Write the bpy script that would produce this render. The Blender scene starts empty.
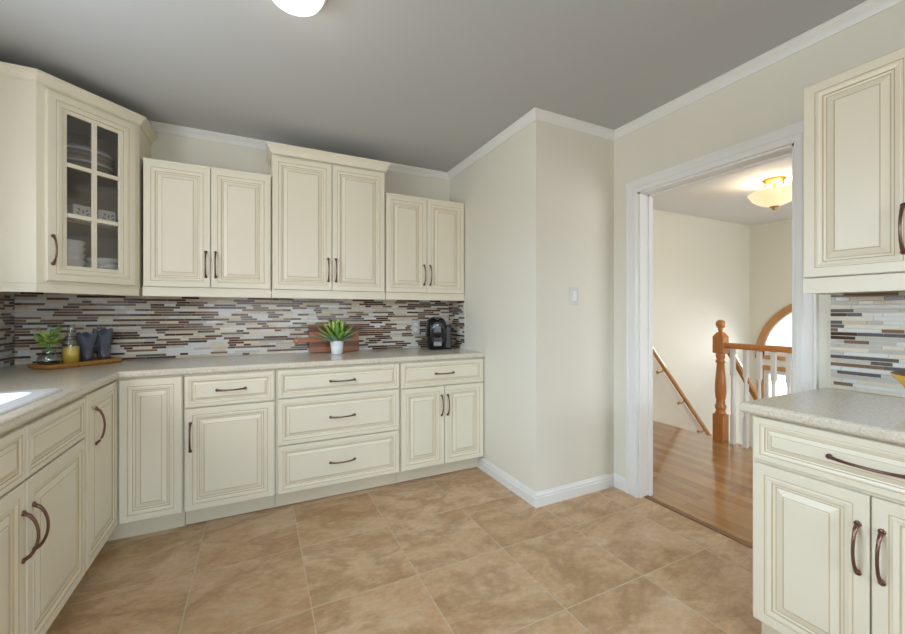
import bpy, bmesh, math, random
from mathutils import Vector, Matrix
random.seed(11)
C = bpy.context.scene.collection
PI = math.pi

# ------------------------------------------------------------------ materials
def lin(c):
    return tuple(((v/255)/12.92 if v/255 <= .04045 else ((v/255+.055)/1.055)**2.4) for v in c) + (1,)

def newmat(name):
    m = bpy.data.materials.new(name); m.use_nodes = True
    nt = m.node_tree
    return m, nt, nt.nodes['Principled BSDF']

def N(nt, t, **kw):
    n = nt.nodes.new(t)
    for k, v in kw.items():
        if k in n.inputs: n.inputs[k].default_value = v
        else: setattr(n, k, v)
    return n

def pm(name, col, rough=.5, metal=0, var=.06, scale=8, bump=0, spec=.5, coat=0, stretch=(1, 1, 1)):
    """principled material with a little noise variation of its own colour"""
    m, nt, b = newmat(name)
    c = lin(col)
    tc = N(nt, 'ShaderNodeTexCoord'); mp = N(nt, 'ShaderNodeMapping', Scale=stretch)
    nt.links.new(tc.outputs['Object'], mp.inputs['Vector'])
    no = N(nt, 'ShaderNodeTexNoise', Scale=scale, Detail=4.0)
    nt.links.new(mp.outputs[0], no.inputs['Vector'])
    mx = N(nt, 'ShaderNodeMix', data_type='RGBA')
    mx.inputs[6].default_value = tuple(v*(1-var) for v in c[:3]) + (1,)
    mx.inputs[7].default_value = tuple(min(1, v*(1+var)) for v in c[:3]) + (1,)
    nt.links.new(no.outputs['Fac'], mx.inputs[0]); nt.links.new(mx.outputs[2], b.inputs['Base Color'])
    b.inputs['Roughness'].default_value = rough; b.inputs['Metallic'].default_value = metal
    b.inputs['Specular IOR Level'].default_value = spec; b.inputs['Coat Weight'].default_value = coat
    if bump:
        bp = N(nt, 'ShaderNodeBump', Strength=bump, Distance=.004)
        nt.links.new(no.outputs['Fac'], bp.inputs['Height']); nt.links.new(bp.outputs[0], b.inputs['Normal'])
    return m

def glassmat(name, tint=(1, 1, 1, 1), fac=.10, rough=.02):
    m = bpy.data.materials.new(name); m.use_nodes = True; nt = m.node_tree; nt.nodes.clear()
    o = N(nt, 'ShaderNodeOutputMaterial'); mx = N(nt, 'ShaderNodeMixShader')
    t = N(nt, 'ShaderNodeBsdfTransparent', Color=tint); g = N(nt, 'ShaderNodeBsdfGlossy', Roughness=rough)
    lw = N(nt, 'ShaderNodeLayerWeight', Blend=.5)
    pw = N(nt, 'ShaderNodeMath', operation='POWER'); pw.inputs[1].default_value = 3.0
    ma = N(nt, 'ShaderNodeMath', operation='MULTIPLY_ADD'); ma.inputs[1].default_value = .45; ma.inputs[2].default_value = fac*.4
    nt.links.new(lw.outputs['Facing'], pw.inputs[0]); nt.links.new(pw.outputs[0], ma.inputs[0]); nt.links.new(ma.outputs[0], mx.inputs[0])
    nt.links.new(t.outputs[0], mx.inputs[1]); nt.links.new(g.outputs[0], mx.inputs[2]); nt.links.new(mx.outputs[0], o.inputs[0])
    return m

def emitmat(name, col, strength):
    m, nt, b = newmat(name)
    b.inputs['Base Color'].default_value = lin(col); b.inputs['Emission Color'].default_value = lin(col)
    b.inputs['Emission Strength'].default_value = strength; b.inputs['Roughness'].default_value = .3
    return m

M = {}
M['cream'] = pm('cream_paint', (230, 222, 201), .38, var=.02, scale=3)
M['glaze'] = pm('antique_glaze', (196, 178, 142), .5, var=.05)
M['gap'] = pm('cabinet_edge', (176, 160, 128), .6)
M['inside'] = pm('cabinet_interior_wood', (164, 138, 104), .55, var=.12, scale=6, stretch=(6, 6, 1))
M['bronze'] = pm('oil_rubbed_bronze', (124, 94, 82), .3, .85, var=.15, scale=40)
M['wall'] = pm('greige_wall_paint', (224, 219, 204), .7, var=.012, scale=2)
M['hallwall'] = pm('cream_hall_paint', (234, 230, 214), .7, var=.012, scale=2)
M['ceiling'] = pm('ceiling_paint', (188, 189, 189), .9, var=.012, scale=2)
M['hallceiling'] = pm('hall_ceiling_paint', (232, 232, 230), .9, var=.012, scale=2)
M['white'] = pm('white_trim_paint', (230, 228, 224), .4, var=.01)
M['enamel'] = pm('white_enamel', (240, 242, 246), .15, var=.01)
M['ceramic'] = pm('white_ceramic', (236, 234, 228), .2, var=.02)
M['plateblue'] = pm('blue_glazed_ceramic', (130, 140, 148), .25, var=.1)
M['platetan'] = pm('tan_glazed_ceramic', (190, 165, 125), .25, var=.1)
M['leafprint'] = pm('green_leaf_print', (86, 100, 84), .3, var=.2, scale=60)
M['oak'] = pm('golden_oak', (196, 140, 80), .32, var=.18, scale=9, stretch=(8, 8, 1), coat=.2)
M['oakred'] = pm('red_oak_varnish', (194, 124, 62), .28, var=.2, scale=9, stretch=(8, 8, 1), coat=.3)
M['darkoak'] = pm('dark_oak_strip', (122, 86, 52), .35, var=.15, scale=9)
M['brass'] = pm('aged_brass', (190, 150, 84), .28, .9, var=.1)
M['glass'] = glassmat('clear_window_glass', fac=.08)
M['cabglass'] = glassmat('cabinet_door_glass', (.92, .92, .92, 1), fac=.22, rough=.05)
M['vaseglass'] = glassmat('grey_vase_glass', (.90, .92, .92, 1), fac=.25)
M['tumbler'] = glassmat('tumbler_glass', (.965, .975, .985, 1), fac=.16)
M['juice'] = pm('yellow_juice', (244, 206, 84), .25, var=.05)
M['napkin'] = pm('blue_grey_cloth', (96, 100, 114), .85, var=.15, scale=30, bump=.2)
M['wicker'] = pm('golden_wicker', (176, 126, 60), .7, var=.5, scale=110, bump=1.0)
M['leaf'] = pm('yellow_green_leaf', (176, 206, 96), .5, var=.2, scale=20)
M['leafdark'] = pm('green_leaf', (122, 168, 74), .5, var=.25, scale=20)
M['leafgrey'] = pm('grey_green_leaf', (138, 164, 128), .5, var=.25, scale=20)
M['soil'] = pm('dark_soil', (50, 40, 30), .9)
M['black'] = pm('black_gloss_plastic', (16, 17, 20), .12, var=.05)
M['darkgrey'] = pm('dark_grey_plastic', (66, 64, 66), .35, var=.1)
M['chrome'] = pm('brushed_steel', (190, 190, 192), .25, .9)
M['steel'] = pm('grey_steel', (120, 122, 124), .35, .8)
M['plate'] = pm('wall_plate_plastic', (206, 204, 198), .35)
M['yellow'] = pm('yellow_glaze', (226, 180, 46), .25, var=.12, scale=14)
M['bowlin'] = pm('brown_glaze', (110, 82, 40), .35, var=.12)
M['kick'] = pm('cream_kick_board', (214, 203, 178), .5, var=.02)
M['lamp'] = emitmat('lit_opal_glass', (255, 250, 240), 1.6)
M['outdoor'] = pm('outdoor_lawn', (150, 170, 130), .9, var=.2)

# alabaster bowl: lit from within by its bulb
def alab():
    m, nt, b = newmat('lit_alabaster_glass')
    tc = N(nt, 'ShaderNodeTexCoord'); no = N(nt, 'ShaderNodeTexNoise', Scale=9.0, Detail=3.0, Distortion=1.5)
    nt.links.new(tc.outputs['Object'], no.inputs['Vector'])
    r = N(nt, 'ShaderNodeValToRGB'); r.color_ramp.elements[0].color = lin((236, 205, 150)); r.color_ramp.elements[1].color = lin((252, 236, 204))
    nt.links.new(no.outputs['Fac'], r.inputs[0]); nt.links.new(r.outputs[0], b.inputs['Base Color']); nt.links.new(r.outputs[0], b.inputs['Emission Color'])
    b.inputs['Emission Strength'].default_value = .75; b.inputs['Roughness'].default_value = .25
    return m
M['alabaster'] = alab()

def floor_tile():
    m, nt, b = newmat('travertine_floor_tile')
    tc = N(nt, 'ShaderNodeTexCoord'); mp = N(nt, 'ShaderNodeMapping', Location=(.262, .152, 0))
    nt.links.new(tc.outputs['Object'], mp.inputs['Vector'])
    bk = N(nt, 'ShaderNodeTexBrick', offset=0.0, squash=1.0)
    for k, v in {'Scale': 1.0, 'Brick Width': .456, 'Row Height': .456, 'Mortar Size': .0026, 'Mortar Smooth': .1, 'Bias': 0.0,
                 'Color1': (0, 0, 0, 1), 'Color2': (1, 1, 1, 1), 'Mortar': (.5, .5, .5, 1)}.items(): bk.inputs[k].default_value = v
    nt.links.new(mp.outputs[0], bk.inputs['Vector'])
    w = N(nt, 'ShaderNodeMath', operation='MULTIPLY'); w.inputs[1].default_value = 37.0
    nt.links.new(bk.outputs['Color'], w.inputs[0])
    mp2 = N(nt, 'ShaderNodeMapping', Rotation=(0, 0, .6), Scale=(1, 1.7, 1)); nt.links.new(tc.outputs['Object'], mp2.inputs['Vector'])
    n1 = N(nt, 'ShaderNodeTexNoise', noise_dimensions='4D', Scale=2.2, Detail=12.0, Roughness=.68, Distortion=.5)
    n2 = N(nt, 'ShaderNodeTexNoise', noise_dimensions='4D', Scale=1.5, Detail=8.0, Roughness=.62, Distortion=.8)
    for n in (n1, n2): nt.links.new(mp2.outputs[0], n.inputs['Vector']); nt.links.new(w.outputs[0], n.inputs['W'])
    r = N(nt, 'ShaderNodeValToRGB'); cr = r.color_ramp
    cr.elements[0].position = .32; cr.elements[0].color = lin((172, 134, 96))
    cr.elements[1].position = .68; cr.elements[1].color = lin((220, 197, 170))
    e = cr.elements.new(.46); e.color = lin((202, 166, 128))
    e = cr.elements.new(.58); e.color = lin((211, 181, 148))
    nt.links.new(n1.outputs['Fac'], r.inputs[0])
    v = N(nt, 'ShaderNodeValToRGB'); v.color_ramp.elements[0].position = .44; v.color_ramp.elements[0].color = (0, 0, 0, 1)
    v.color_ramp.elements[1].position = .56; v.color_ramp.elements[1].color = (0, 0, 0, 1)
    e = v.color_ramp.elements.new(.50); e.color = (.55, .55, .55, 1)
    nt.links.new(n2.outputs['Fac'], v.inputs[0])
    mx = N(nt, 'ShaderNodeMix', data_type='RGBA'); mx.inputs[7].default_value = lin((160, 126, 88))
    nt.links.new(v.outputs[0], mx.inputs[0]); nt.links.new(r.outputs[0], mx.inputs[6])
    g = N(nt, 'ShaderNodeMix', data_type='RGBA'); g.inputs[7].default_value = lin((204, 186, 158))
    nt.links.new(bk.outputs['Fac'], g.inputs[0]); nt.links.new(mx.outputs[2], g.inputs[6])
    n3 = N(nt, 'ShaderNodeTexNoise', Scale=26.0, Detail=6.0, Roughness=.7); nt.links.new(mp2.outputs[0], n3.inputs['Vector'])
    r3 = N(nt, 'ShaderNodeValToRGB'); r3.color_ramp.elements[0].position = .3; r3.color_ramp.elements[0].color = (.80, .77, .72, 1); r3.color_ramp.elements[1].position = .7; r3.color_ramp.elements[1].color = (1.06, 1.06, 1.06, 1)
    nt.links.new(n3.outputs['Fac'], r3.inputs[0])
    m3 = N(nt, 'ShaderNodeMix', data_type='RGBA', blend_type='MULTIPLY'); m3.inputs[0].default_value = 1.0
    nt.links.new(g.outputs[2], m3.inputs[6]); nt.links.new(r3.outputs[0], m3.inputs[7])
    nt.links.new(m3.outputs[2], b.inputs['Base Color'])
    b.inputs['Roughness'].default_value = .36
    bp = N(nt, 'ShaderNodeBump', Strength=.25, Distance=.002, invert=True)
    nt.links.new(bk.outputs['Fac'], bp.inputs['Height']); nt.links.new(bp.outputs[0], b.inputs['Normal'])
    return m
M['tile'] = floor_tile()

def plank():
    m, nt, b = newmat('oak_strip_floor')
    tc = N(nt, 'ShaderNodeTexCoord'); sp = N(nt, 'ShaderNodeSeparateXYZ'); cb = N(nt, 'ShaderNodeCombineXYZ')
    nt.links.new(tc.outputs['Object'], sp.inputs[0])
    nt.links.new(sp.outputs['Y'], cb.inputs['X']); nt.links.new(sp.outputs['X'], cb.inputs['Y'])
    bk = N(nt, 'ShaderNodeTexBrick', offset=.37, offset_frequency=2)
    for k, v in {'Scale': 1.0, 'Brick Width': .95, 'Row Height': .083, 'Mortar Size': .0012, 'Color1': lin((154, 110, 66)), 'Color2': lin((190, 146, 94)),
                 'Mortar': lin((84, 54, 28))}.items(): bk.inputs[k].default_value = v
    nt.links.new(cb.outputs[0], bk.inputs['Vector'])
    mp = N(nt, 'ShaderNodeMapping', Scale=(3, 40, 1)); nt.links.new(cb.outputs[0], mp.inputs['Vector'])
    no = N(nt, 'ShaderNodeTexNoise', Scale=1.2, Detail=6.0); nt.links.new(mp.outputs[0], no.inputs['Vector'])
    mx = N(nt, 'ShaderNodeMix', data_type='RGBA', blend_type='MULTIPLY'); mx.inputs[0].default_value = .45
    nt.links.new(bk.outputs['Color'], mx.inputs[6])
    r = N(nt, 'ShaderNodeValToRGB'); r.color_ramp.elements[0].color = (.5, .45, .4, 1); r.color_ramp.elements[1].color = (1.1, 1.1, 1.1, 1)
    nt.links.new(no.outputs['Fac'], r.inputs[0]); nt.links.new(r.outputs[0], mx.inputs[7])
    nt.links.new(mx.outputs[2], b.inputs['Base Color']); b.inputs['Roughness'].default_value = .16
    b.inputs['Coat Weight'].default_value = .35; b.inputs['Coat Roughness'].default_value = .1
    return m
M['plank'] = plank()

def stone():
    m, nt, b = newmat('speckled_stone_worktop')
    tc = N(nt, 'ShaderNodeTexCoord')
    n1 = N(nt, 'ShaderNodeTexNoise', Scale=120.0, Detail=3.0, Roughness=.7); n2 = N(nt, 'ShaderNodeTexNoise', Scale=14.0, Detail=4.0)
    for n in (n1, n2): nt.links.new(tc.outputs['Object'], n.inputs['Vector'])
    r = N(nt, 'ShaderNodeValToRGB'); cr = r.color_ramp
    cr.elements[0].position = .33; cr.elements[0].color = lin((180, 165, 142)); cr.elements[1].position = .66; cr.elements[1].color = lin((232, 226, 215))
    e = cr.elements.new(.45); e.color = lin((214, 203, 184)); e = cr.elements.new(.55); e.color = lin((219, 210, 194))
    nt.links.new(n1.outputs['Fac'], r.inputs[0])
    mx = N(nt, 'ShaderNodeMix', data_type='RGBA'); mx.inputs[7].default_value = lin((214, 204, 187))
    nt.links.new(n2.outputs['Fac'], mx.inputs[0]); nt.links.new(r.outputs[0], mx.inputs[6]); nt.links.new(mx.outputs[2], b.inputs['Base Color'])
    b.inputs['Roughness'].default_value = .2
    return m
M['stone'] = stone()

def boardmat():
    m, nt, b = newmat('striped_hardwood_board')
    tc = N(nt, 'ShaderNodeTexCoord'); sp = N(nt, 'ShaderNodeSeparateXYZ'); nt.links.new(tc.outputs['Object'], sp.inputs[0])
    mu = N(nt, 'ShaderNodeMath', operation='MULTIPLY'); mu.inputs[1].default_value = 26.0
    fl = N(nt, 'ShaderNodeMath', operation='FLOOR'); wn = N(nt, 'ShaderNodeTexWhiteNoise', noise_dimensions='1D')
    nt.links.new(sp.outputs['Z'], mu.inputs[0]); nt.links.new(mu.outputs[0], fl.inputs[0]); nt.links.new(fl.outputs[0], wn.inputs['W'])
    r = N(nt, 'ShaderNodeValToRGB'); r.color_ramp.elements[0].color = lin((120, 58, 30)); r.color_ramp.elements[1].color = lin((206, 128, 74))
    nt.links.new(wn.outputs['Value'], r.inputs[0])
    no = N(nt, 'ShaderNodeTexNoise', Scale=8.0, Detail=5.0); mp = N(nt, 'ShaderNodeMapping', Scale=(1, 1, 12)); nt.links.new(tc.outputs['Object'], mp.inputs[0]); nt.links.new(mp.outputs[0], no.inputs['Vector'])
    mx = N(nt, 'ShaderNodeMix', data_type='RGBA', blend_type='MULTIPLY'); mx.inputs[0].default_value = .5
    nt.links.new(r.outputs[0], mx.inputs[6]); nt.links.new(no.outputs['Color'], mx.inputs[7]); nt.links.new(mx.outputs[2], b.inputs['Base Color'])
    b.inputs['Roughness'].default_value = .4
    return m
M['board'] = boardmat()

MOS = [pm('mosaic_cream', (222, 212, 192), .25, var=.08, scale=40), pm('mosaic_beige', (204, 190, 164), .3, var=.12, scale=40),
       pm('mosaic_white_glass', (222, 222, 220), .12, var=.05, scale=40), pm('mosaic_light_grey', (196, 192, 184), .12, var=.08, scale=40),
       pm('mosaic_dark_brown', (78, 54, 42), .14, var=.2, scale=40), pm('mosaic_red_brown', (104, 66, 48), .14, var=.2, scale=40),
       pm('mosaic_taupe', (128, 104, 84), .16, var=.15, scale=40), pm('mosaic_slate', (100, 96, 96), .14, var=.15, scale=40)]
GROUT = pm('mosaic_grout', (214, 207, 194), .8)

# ------------------------------------------------------------------ mesh helpers
def BM(): return bmesh.new()

def box(bm, x0, y0, z0, x1, y1, z1, mi=0, T=None, bev=0):
    if x0 > x1: x0, x1 = x1, x0
    if y0 > y1: y0, y1 = y1, y0
    if z0 > z1: z0, z1 = z1, z0
    co = [(x0, y0, z0), (x1, y0, z0), (x1, y1, z0), (x0, y1, z0), (x0, y0, z1), (x1, y0, z1), (x1, y1, z1), (x0, y1, z1)]
    vs = [bm.verts.new(c) for c in co]
    fs = []
    for f in ((0, 3, 2, 1), (4, 5, 6, 7), (0, 1, 5, 4), (1, 2, 6, 5), (2, 3, 7, 6), (3, 0, 4, 7)):
        q = bm.faces.new([vs[i] for i in f]); q.material_index = mi; fs.append(q)
    if bev:
        es = list({e for f in fs for e in f.edges})
        r = bmesh.ops.bevel(bm, geom=es, offset=bev, segments=2, affect='EDGES', profile=.5)
        vs = list({v for v in r['verts']} | {v for v in vs if v.is_valid})
    if T is not None:
        for v in vs: v.co = T @ v.co

def loops(bm, rings, mi=0, closed=True, cap0=False, cap1=False, mats=None, smooth=False):
    """skin a list of equal-length rings of points"""
    R = [[bm.verts.new(p) for p in r] for r in rings]
    n = len(rings[0])
    for k in range(len(R)-1):
        for i in range(n if closed else n-1):
            j = (i+1) % n
            f = bm.faces.new((R[k][i], R[k][j], R[k+1][j], R[k+1][i]))
            f.material_index = mats[k] if mats else mi; f.smooth = smooth
    if cap0: f = bm.faces.new(R[0][::-1]); f.material_index = mats[0] if mats else mi
    if cap1: f = bm.faces.new(R[-1]); f.material_index = mats[-1] if mats else mi
    return R

def lathe(bm, prof, c=(0, 0, 0), seg=28, mi=0, T=None, cap0=True, cap1=True, smooth=True):
    rings = []
    for r, z in prof:
        rings.append([Vector((c[0]+r*math.cos(2*PI*i/seg), c[1]+r*math.sin(2*PI*i/seg), c[2]+z)) for i in range(seg)])
    if T is not None: rings = [[T @ p for p in r] for r in rings]
    loops(bm, rings, mi, True, cap0, cap1, smooth=smooth)

def tube(bm, pts, rad, seg=10, mi=0, flat=1.0, up=None):
    pts = [Vector(p) for p in pts]
    rings = []
    for i, p in enumerate(pts):
        d = (pts[min(i+1, len(pts)-1)]-pts[max(i-1, 0)]).normalized()
        u = Vector(up) if up else (Vector((0, 0, 1)) if abs(d.z) < .9 else Vector((1, 0, 0)))
        s = d.cross(u).normalized(); t = s.cross(d).normalized()
        r = rad[i] if isinstance(rad, (list, tuple)) else rad
        rings.append([p + s*r*math.cos(2*PI*k/seg) + t*r*flat*math.sin(2*PI*k/seg) for k in range(seg)])
    loops(bm, rings, mi, True, True, True, smooth=True)

def prism(bm, poly, z0, z1, mi=0, T=None):
    r = [[Vector((x, y, z)) for x, y in poly] for z in (z0, z1)]
    if T is not None: r = [[T @ p for p in q] for q in r]
    loops(bm, r, mi, True, True, True)

def sweep(bm, path, prof, mi=0, mats=None):
    """profile points (offset to the right of travel, z) swept along a plan polyline with mitred corners"""
    P = [Vector((p[0], p[1])) for p in path]
    rings = []
    for i, p in enumerate(P):
        def nrm(a, b): d = (b-a).normalized(); return Vector((d.y, -d.x))
        if i == 0: m = nrm(P[0], P[1])
        elif i == len(P)-1: m = nrm(P[-2], P[-1])
        else:
            a, b = nrm(P[i-1], p), nrm(p, P[i+1]); m = (a+b)/(1+a.dot(b))
        rings.append([Vector((p.x+m.x*o, p.y+m.y*o, z)) for o, z in prof])
    loops(bm, rings, mi, True, True, True)

def obj(name, bm, mats, parent=None, smooth=False, bev=0):
    bmesh.ops.recalc_face_normals(bm, faces=bm.faces)
    me = bpy.data.meshes.new(name); bm.to_mesh(me); bm.free()
    for m in (mats if isinstance(mats, (list, tuple)) else [mats]): me.materials.append(M[m] if isinstance(m, str) else m)
    o = bpy.data.objects.new(name, me); C.objects.link(o)
    if smooth: me.polygons.foreach_set('use_smooth', [True]*len(me.polygons))
    if parent: o.parent = parent
    if bev:
        b = o.modifiers.new('bevel', 'BEVEL'); b.width = bev; b.segments = 2; b.limit_method = 'ANGLE'
    return o

def tag(o, label, cat, group=None):
    o['label'] = label; o['category'] = cat
    if group: o['group'] = group
    return o

def thing(name, label, cat, loc=(0, 0, 0), rz=0, group=None):
    o = bpy.data.objects.new(name, None); C.objects.link(o); o.location = loc; o.rotation_euler = (0, 0, rz)
    o.empty_display_size = .1
    return tag(o, label, cat, group)

def struct(name, bm, mats, parent=None, **kw):
    o = obj(name, bm, mats, parent, **kw)
    if not parent: o['kind'] = 'structure'
    return o

# ------------------------------------------------------------------ room dimensions
LX, BY, JX, JY, RX, RY = -1.27, 3.165, 1.53, 1.94, 2.195, -2.2
H = 2.42
FX, FY = -.641, 2.553          # door faces of the left run and the back run
CT = .888                      # worktop height
RT = .868                      # worktop height of the right-hand unit
HW, HX = 3.17, 6.30            # hall: wall behind the stairs, front wall
HR = 2.308                     # hall side of the right wall
OY0, OY1, OZ = .918, 1.742, 1.962

# floors
bm = BM(); box(bm, LX-.1, RY-.1, -.08, RX+.035, BY+.1, 0); struct('floor', bm, 'tile')
bm = BM(); box(bm, RX+.075, -1.2, -.2, 3.90, HW, .002); struct('floor_hall', bm, 'plank')
bm = BM(); box(bm, RX+.035, OY0, -.08, RX+.075, OY1, .006, bev=.003); struct('trim_threshold', bm, 'darkoak')
# walls
bm = BM()
wy0, wy1, wz0, wz1 = .45, 1.95, 1.06, 2.12
box(bm, LX-.12, RY-.12, 0, LX, wy0, H); box(bm, LX-.12, wy1, 0, LX, BY+.12, H)
box(bm, LX-.12, wy0, 0, LX, wy1, wz0); box(bm, LX-.12, wy0, wz1, LX, wy1, H); struct('wall_left', bm, 'wall')
bm = BM(); box(bm, LX, BY, 0, JX, BY+.12, H); struct('wall_back', bm, 'wall')
bm = BM(); box(bm, JX, JY+.1, 0, JX+.1, BY+.12, H); box(bm, JX, JY, 0, JX+.1, JY+.1, H); struct('wall_jog_side', bm, 'wall')
bm = BM(); box(bm, JX+.1, JY, 0, RX, JY+.1, H); struct('wall_jog_front', bm, 'wall')
bm = BM()
box(bm, RX, RY-.12, -.2, HR, OY0, H); box(bm, RX, OY1, 0, HR, BY+.12, H); box(bm, RX, OY0, OZ, HR, OY1, H)
struct('wall_right', bm, 'wall')
bm = BM()
rx0, rx1, rz0, rz1 = -.9, 1.8, .75, 2.12
box(bm, LX, RY-.12, 0, rx0, RY, H); box(bm, rx1, RY-.12, 0, RX, RY, H); box(bm, rx0, RY-.12, rz1, rx1, RY, H); box(bm, rx0, RY-.12, 0, rx1, RY, rz0); struct('wall_rear', bm, 'wall')
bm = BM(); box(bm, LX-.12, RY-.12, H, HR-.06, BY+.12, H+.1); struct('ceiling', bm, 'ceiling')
# hall shell
bm = BM(); box(bm, HR-.06, -1.2, H, HX+.12, HW+.12, H+.1); struct('ceiling_hall', bm, 'hallceiling')
bm = BM(); box(bm, HR, HW, -1.62, HX+.12, HW+.12, H); struct('wall_hall_back', bm, 'hallwall')
AC, AR, AS = 2.29, .80, .60    # arched window: centre y, outer trim radius, spring height
bm = BM()                       # front wall of the hall with arched opening
ar = AR-.05
arc = [(AC+ar*math.cos(t), AS+ar*math.sin(t)) for t in [PI*i/24 for i in range(25)]]
poly_hi = [(HW, AS)] + arc + [(-1.2, AS), (-1.2, H), (HW, H)]
for xx in (HX, HX+.12): pass
def yzface(bm, pts, x0, x1, mi=0):
    r = [[Vector((x, y, z)) for y, z in pts] for x in (x0, x1)]
    loops(bm, r, mi, True, True, True)
top = []
for i in range(24):
    (ya, za), (yb, zb) = arc[i], arc[i+1]
    yzface(bm, [(ya, za), (yb, zb), (yb, H), (ya, H)], HX, HX+.12)
box(bm, HX, AC+ar, AS, HX+.12, HW, H); box(bm, HX, -1.2, AS, HX+.12, AC-ar, H)
box(bm, HX, -1.2, .40, HX+.12, HW, AS)
box(bm, HX, AC+.70, -1.62, HX+.12, HW, .40); box(bm, HX, -1.2, -1.62, HX+.12, AC-.70, .40)
struct('wall_hall_front', bm, 'hallwall')
bm = BM(); box(bm, HR, -1.32, -1.62, HX+.12, -1.2, .3); box(bm, HR, -1.32, .3, 2.6, -1.2, 2.1); box(bm, 5.4, -1.32, .3, HX+.12, -1.2, 2.1); box(bm, HR, -1.32, 2.1, HX+.12, -1.2, H); struct('wall_hall_near', bm, 'hallwall')
bm = BM(); box(bm, 3.885, -1.2, -1.62, 3.90, HW, -.2); struct('wall_stairwell', bm, 'hallwall')
bm = BM(); box(bm, 3.90, -1.2, -1.7, HX, HW, -1.6); struct('floor_landing', bm, 'plank')
bm = BM()
for k in range(7):
    box(bm, 3.9+.22*k, 2.22, -1.6, 3.9+.22*(k+1), HW, -.2*(k+1))
    box(bm, 3.9+.22*k, 2.22, -.2*(k+1), 3.9+.22*(k+1)+.02, HW, -.2*(k+1)+.025, 1)
struct('floor_stairs', bm, ['white', 'oak'])
bm = BM(); box(bm, 3.9, HW-.014, -.02, 3.92, HW, .02); bm.free()
# small crown of the hall, slim
bm = BM(); sweep(bm, [(HR, HW), (HX, HW), (HX, -1.2)], [(0, H-.03), (.018, H), (0, H)]); struct('trim_hall', bm, 'hallwall')

# crown moulding
crown = [(0, H-.050), (.007, H-.050), (.010, H-.042), (.016, H-.031), (.025, H-.021), (.034, H-.014), (.037, H-.009), (.042, H-.007), (.042, H), (0, H)]
bm = BM(); sweep(bm, [(LX, RY), (LX, BY), (JX, BY), (JX, JY), (RX, JY), (RX, RY)], crown); struct('trim_1', bm, 'white')
# baseboards
base = [(0, 0), (.015, 0), (.015, .054), (.011, .058), (.011, .070), (.006, .080), (.004, .088), (0, .088)]
bm = BM(); sweep(bm, [(JX, FY+.078), (JX, JY), (RX, JY), (RX, OY1+.082)], base); struct('baseboard_jog', bm, 'white')
bm = BM(); sweep(bm, [(RX, .1), (RX, RY)], base); struct('baseboard_right', bm, 'white')
# door casing and jamb
bm = BM()
cw = .082
cas = [(0, 0), (0, .014), (.010, .018), (.030, .018), (.036, .014), (.066, .012), (.074, .018), (.082, .018), (.082, 0)]
outer = lambda o: [(OY1+o, 0), (OY1+o, OZ+o), (OY0-o, OZ+o), (OY0-o, 0)]
rings = []
for k in range(4):
    rings.append([Vector((RX-d, outer(o)[k][0], outer(o)[k][1])) for o, d in cas])
loops(bm, rings, 0, True, True, True)
jt = .012
box(bm, RX-.002, OY1-jt, 0, HR+.004, OY1, OZ); box(bm, RX-.002, OY0, 0, HR+.004, OY0+jt, OZ); box(bm, RX-.002, OY0, OZ-jt, HR+.004, OY1, OZ)
box(bm, HR-.04, OY1-jt-.010, 0, HR-.006, OY1-jt, OZ-jt); box(bm, HR-.04, OY0+jt, 0, HR-.006, OY0+jt+.010, OZ-jt); box(bm, HR-.04, OY0+jt, OZ-jt-.010, HR-.006, OY1-jt, OZ-jt)
struct('trim_2', bm, 'white')

# windows (daylight enters here)
def window(name, x0, x1, z0, z1, T, nm=2):
    bm = BM(); f = .05
    box(bm, x0, -.02, z0, x0+f, .06, z1, 0, T); box(bm, x1-f, -.02, z0, x1, .06, z1, 0, T)
    box(bm, x0+f, -.02, z0, x1-f, .06, z0+f, 0, T); box(bm, x0+f, -.02, z1-f, x1-f, .06, z1, 0, T)
    for i in range(1, nm):
        xm = x0+(x1-x0)*i/nm; box(bm, xm-.03, -.01, z0+f, xm+.03, .05, z1-f, 0, T)
    o = struct(name, bm, 'white')
    bm = BM(); box(bm, x0+f, .015, z0+f, x1-f, .021, z1-f, 0, T); obj('pane', bm, 'glass', o)
    return o
window('window_1', wy0, wy1, wz0, wz1, Matrix.Translation((LX-.08, 0, 0)) @ Matrix.Rotation(PI/2, 4, 'Z'))

window('window_2', -rx1, -rx0, rz0, rz1, Matrix.Translation((0, RY-.08, 0)) @ Matrix.Rotation(PI, 4, 'Z'), 3)
window('window_hall_fill', -5.4, -2.6, .3, 2.1, Matrix.Translation((0, -1.28, 0)) @ Matrix.Rotation(PI, 4, 'Z'), 3)  # unseen window, added to bring more light into the hall
# arched window over the front door
bm = BM()
prof = [(AR-.085, -.02), (AR, -.02), (AR, 0), (AR-.085, 0)]
rings = [[Vector((HX+d, AC+r*math.cos(t), AS+r*math.sin(t))) for r, d in prof] for t in [PI*i/32 for i in range(33)]]
loops(bm, rings, 0, True, True, True)
box(bm, HX-.025, AC-AR, AS-.05, HX, AC+AR, AS)
w3 = struct('window_3', bm, 'oak', smooth=False)
bm = BM()
rings = [[Vector((HX+d, AC+r*math.cos(t), AS+r*math.sin(t))) for r, d in [(ar-.05, .0), (ar, .0), (ar, .07), (ar-.05, .07)]] for t in [PI*i/32 for i in range(33)]]
loops(bm, rings, 0, True, True, True)
box(bm, HX, AC-ar, AS, HX+.07, AC+ar, AS+.05); box(bm, HX+.01, AC-.015, AS+.05, HX+.05, AC+.015, AS+ar-.05)
obj('window_frame', bm, 'white', w3)
bm = BM()
pts = [(AC+(ar-.05)*math.cos(PI*i/32), AS+.05+(ar-.1)*math.sin(PI*i/32)) for i in range(33)]
yzface(bm, pts, HX+.03, HX+.036); obj('pane', bm, 'glass', w3)
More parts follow.
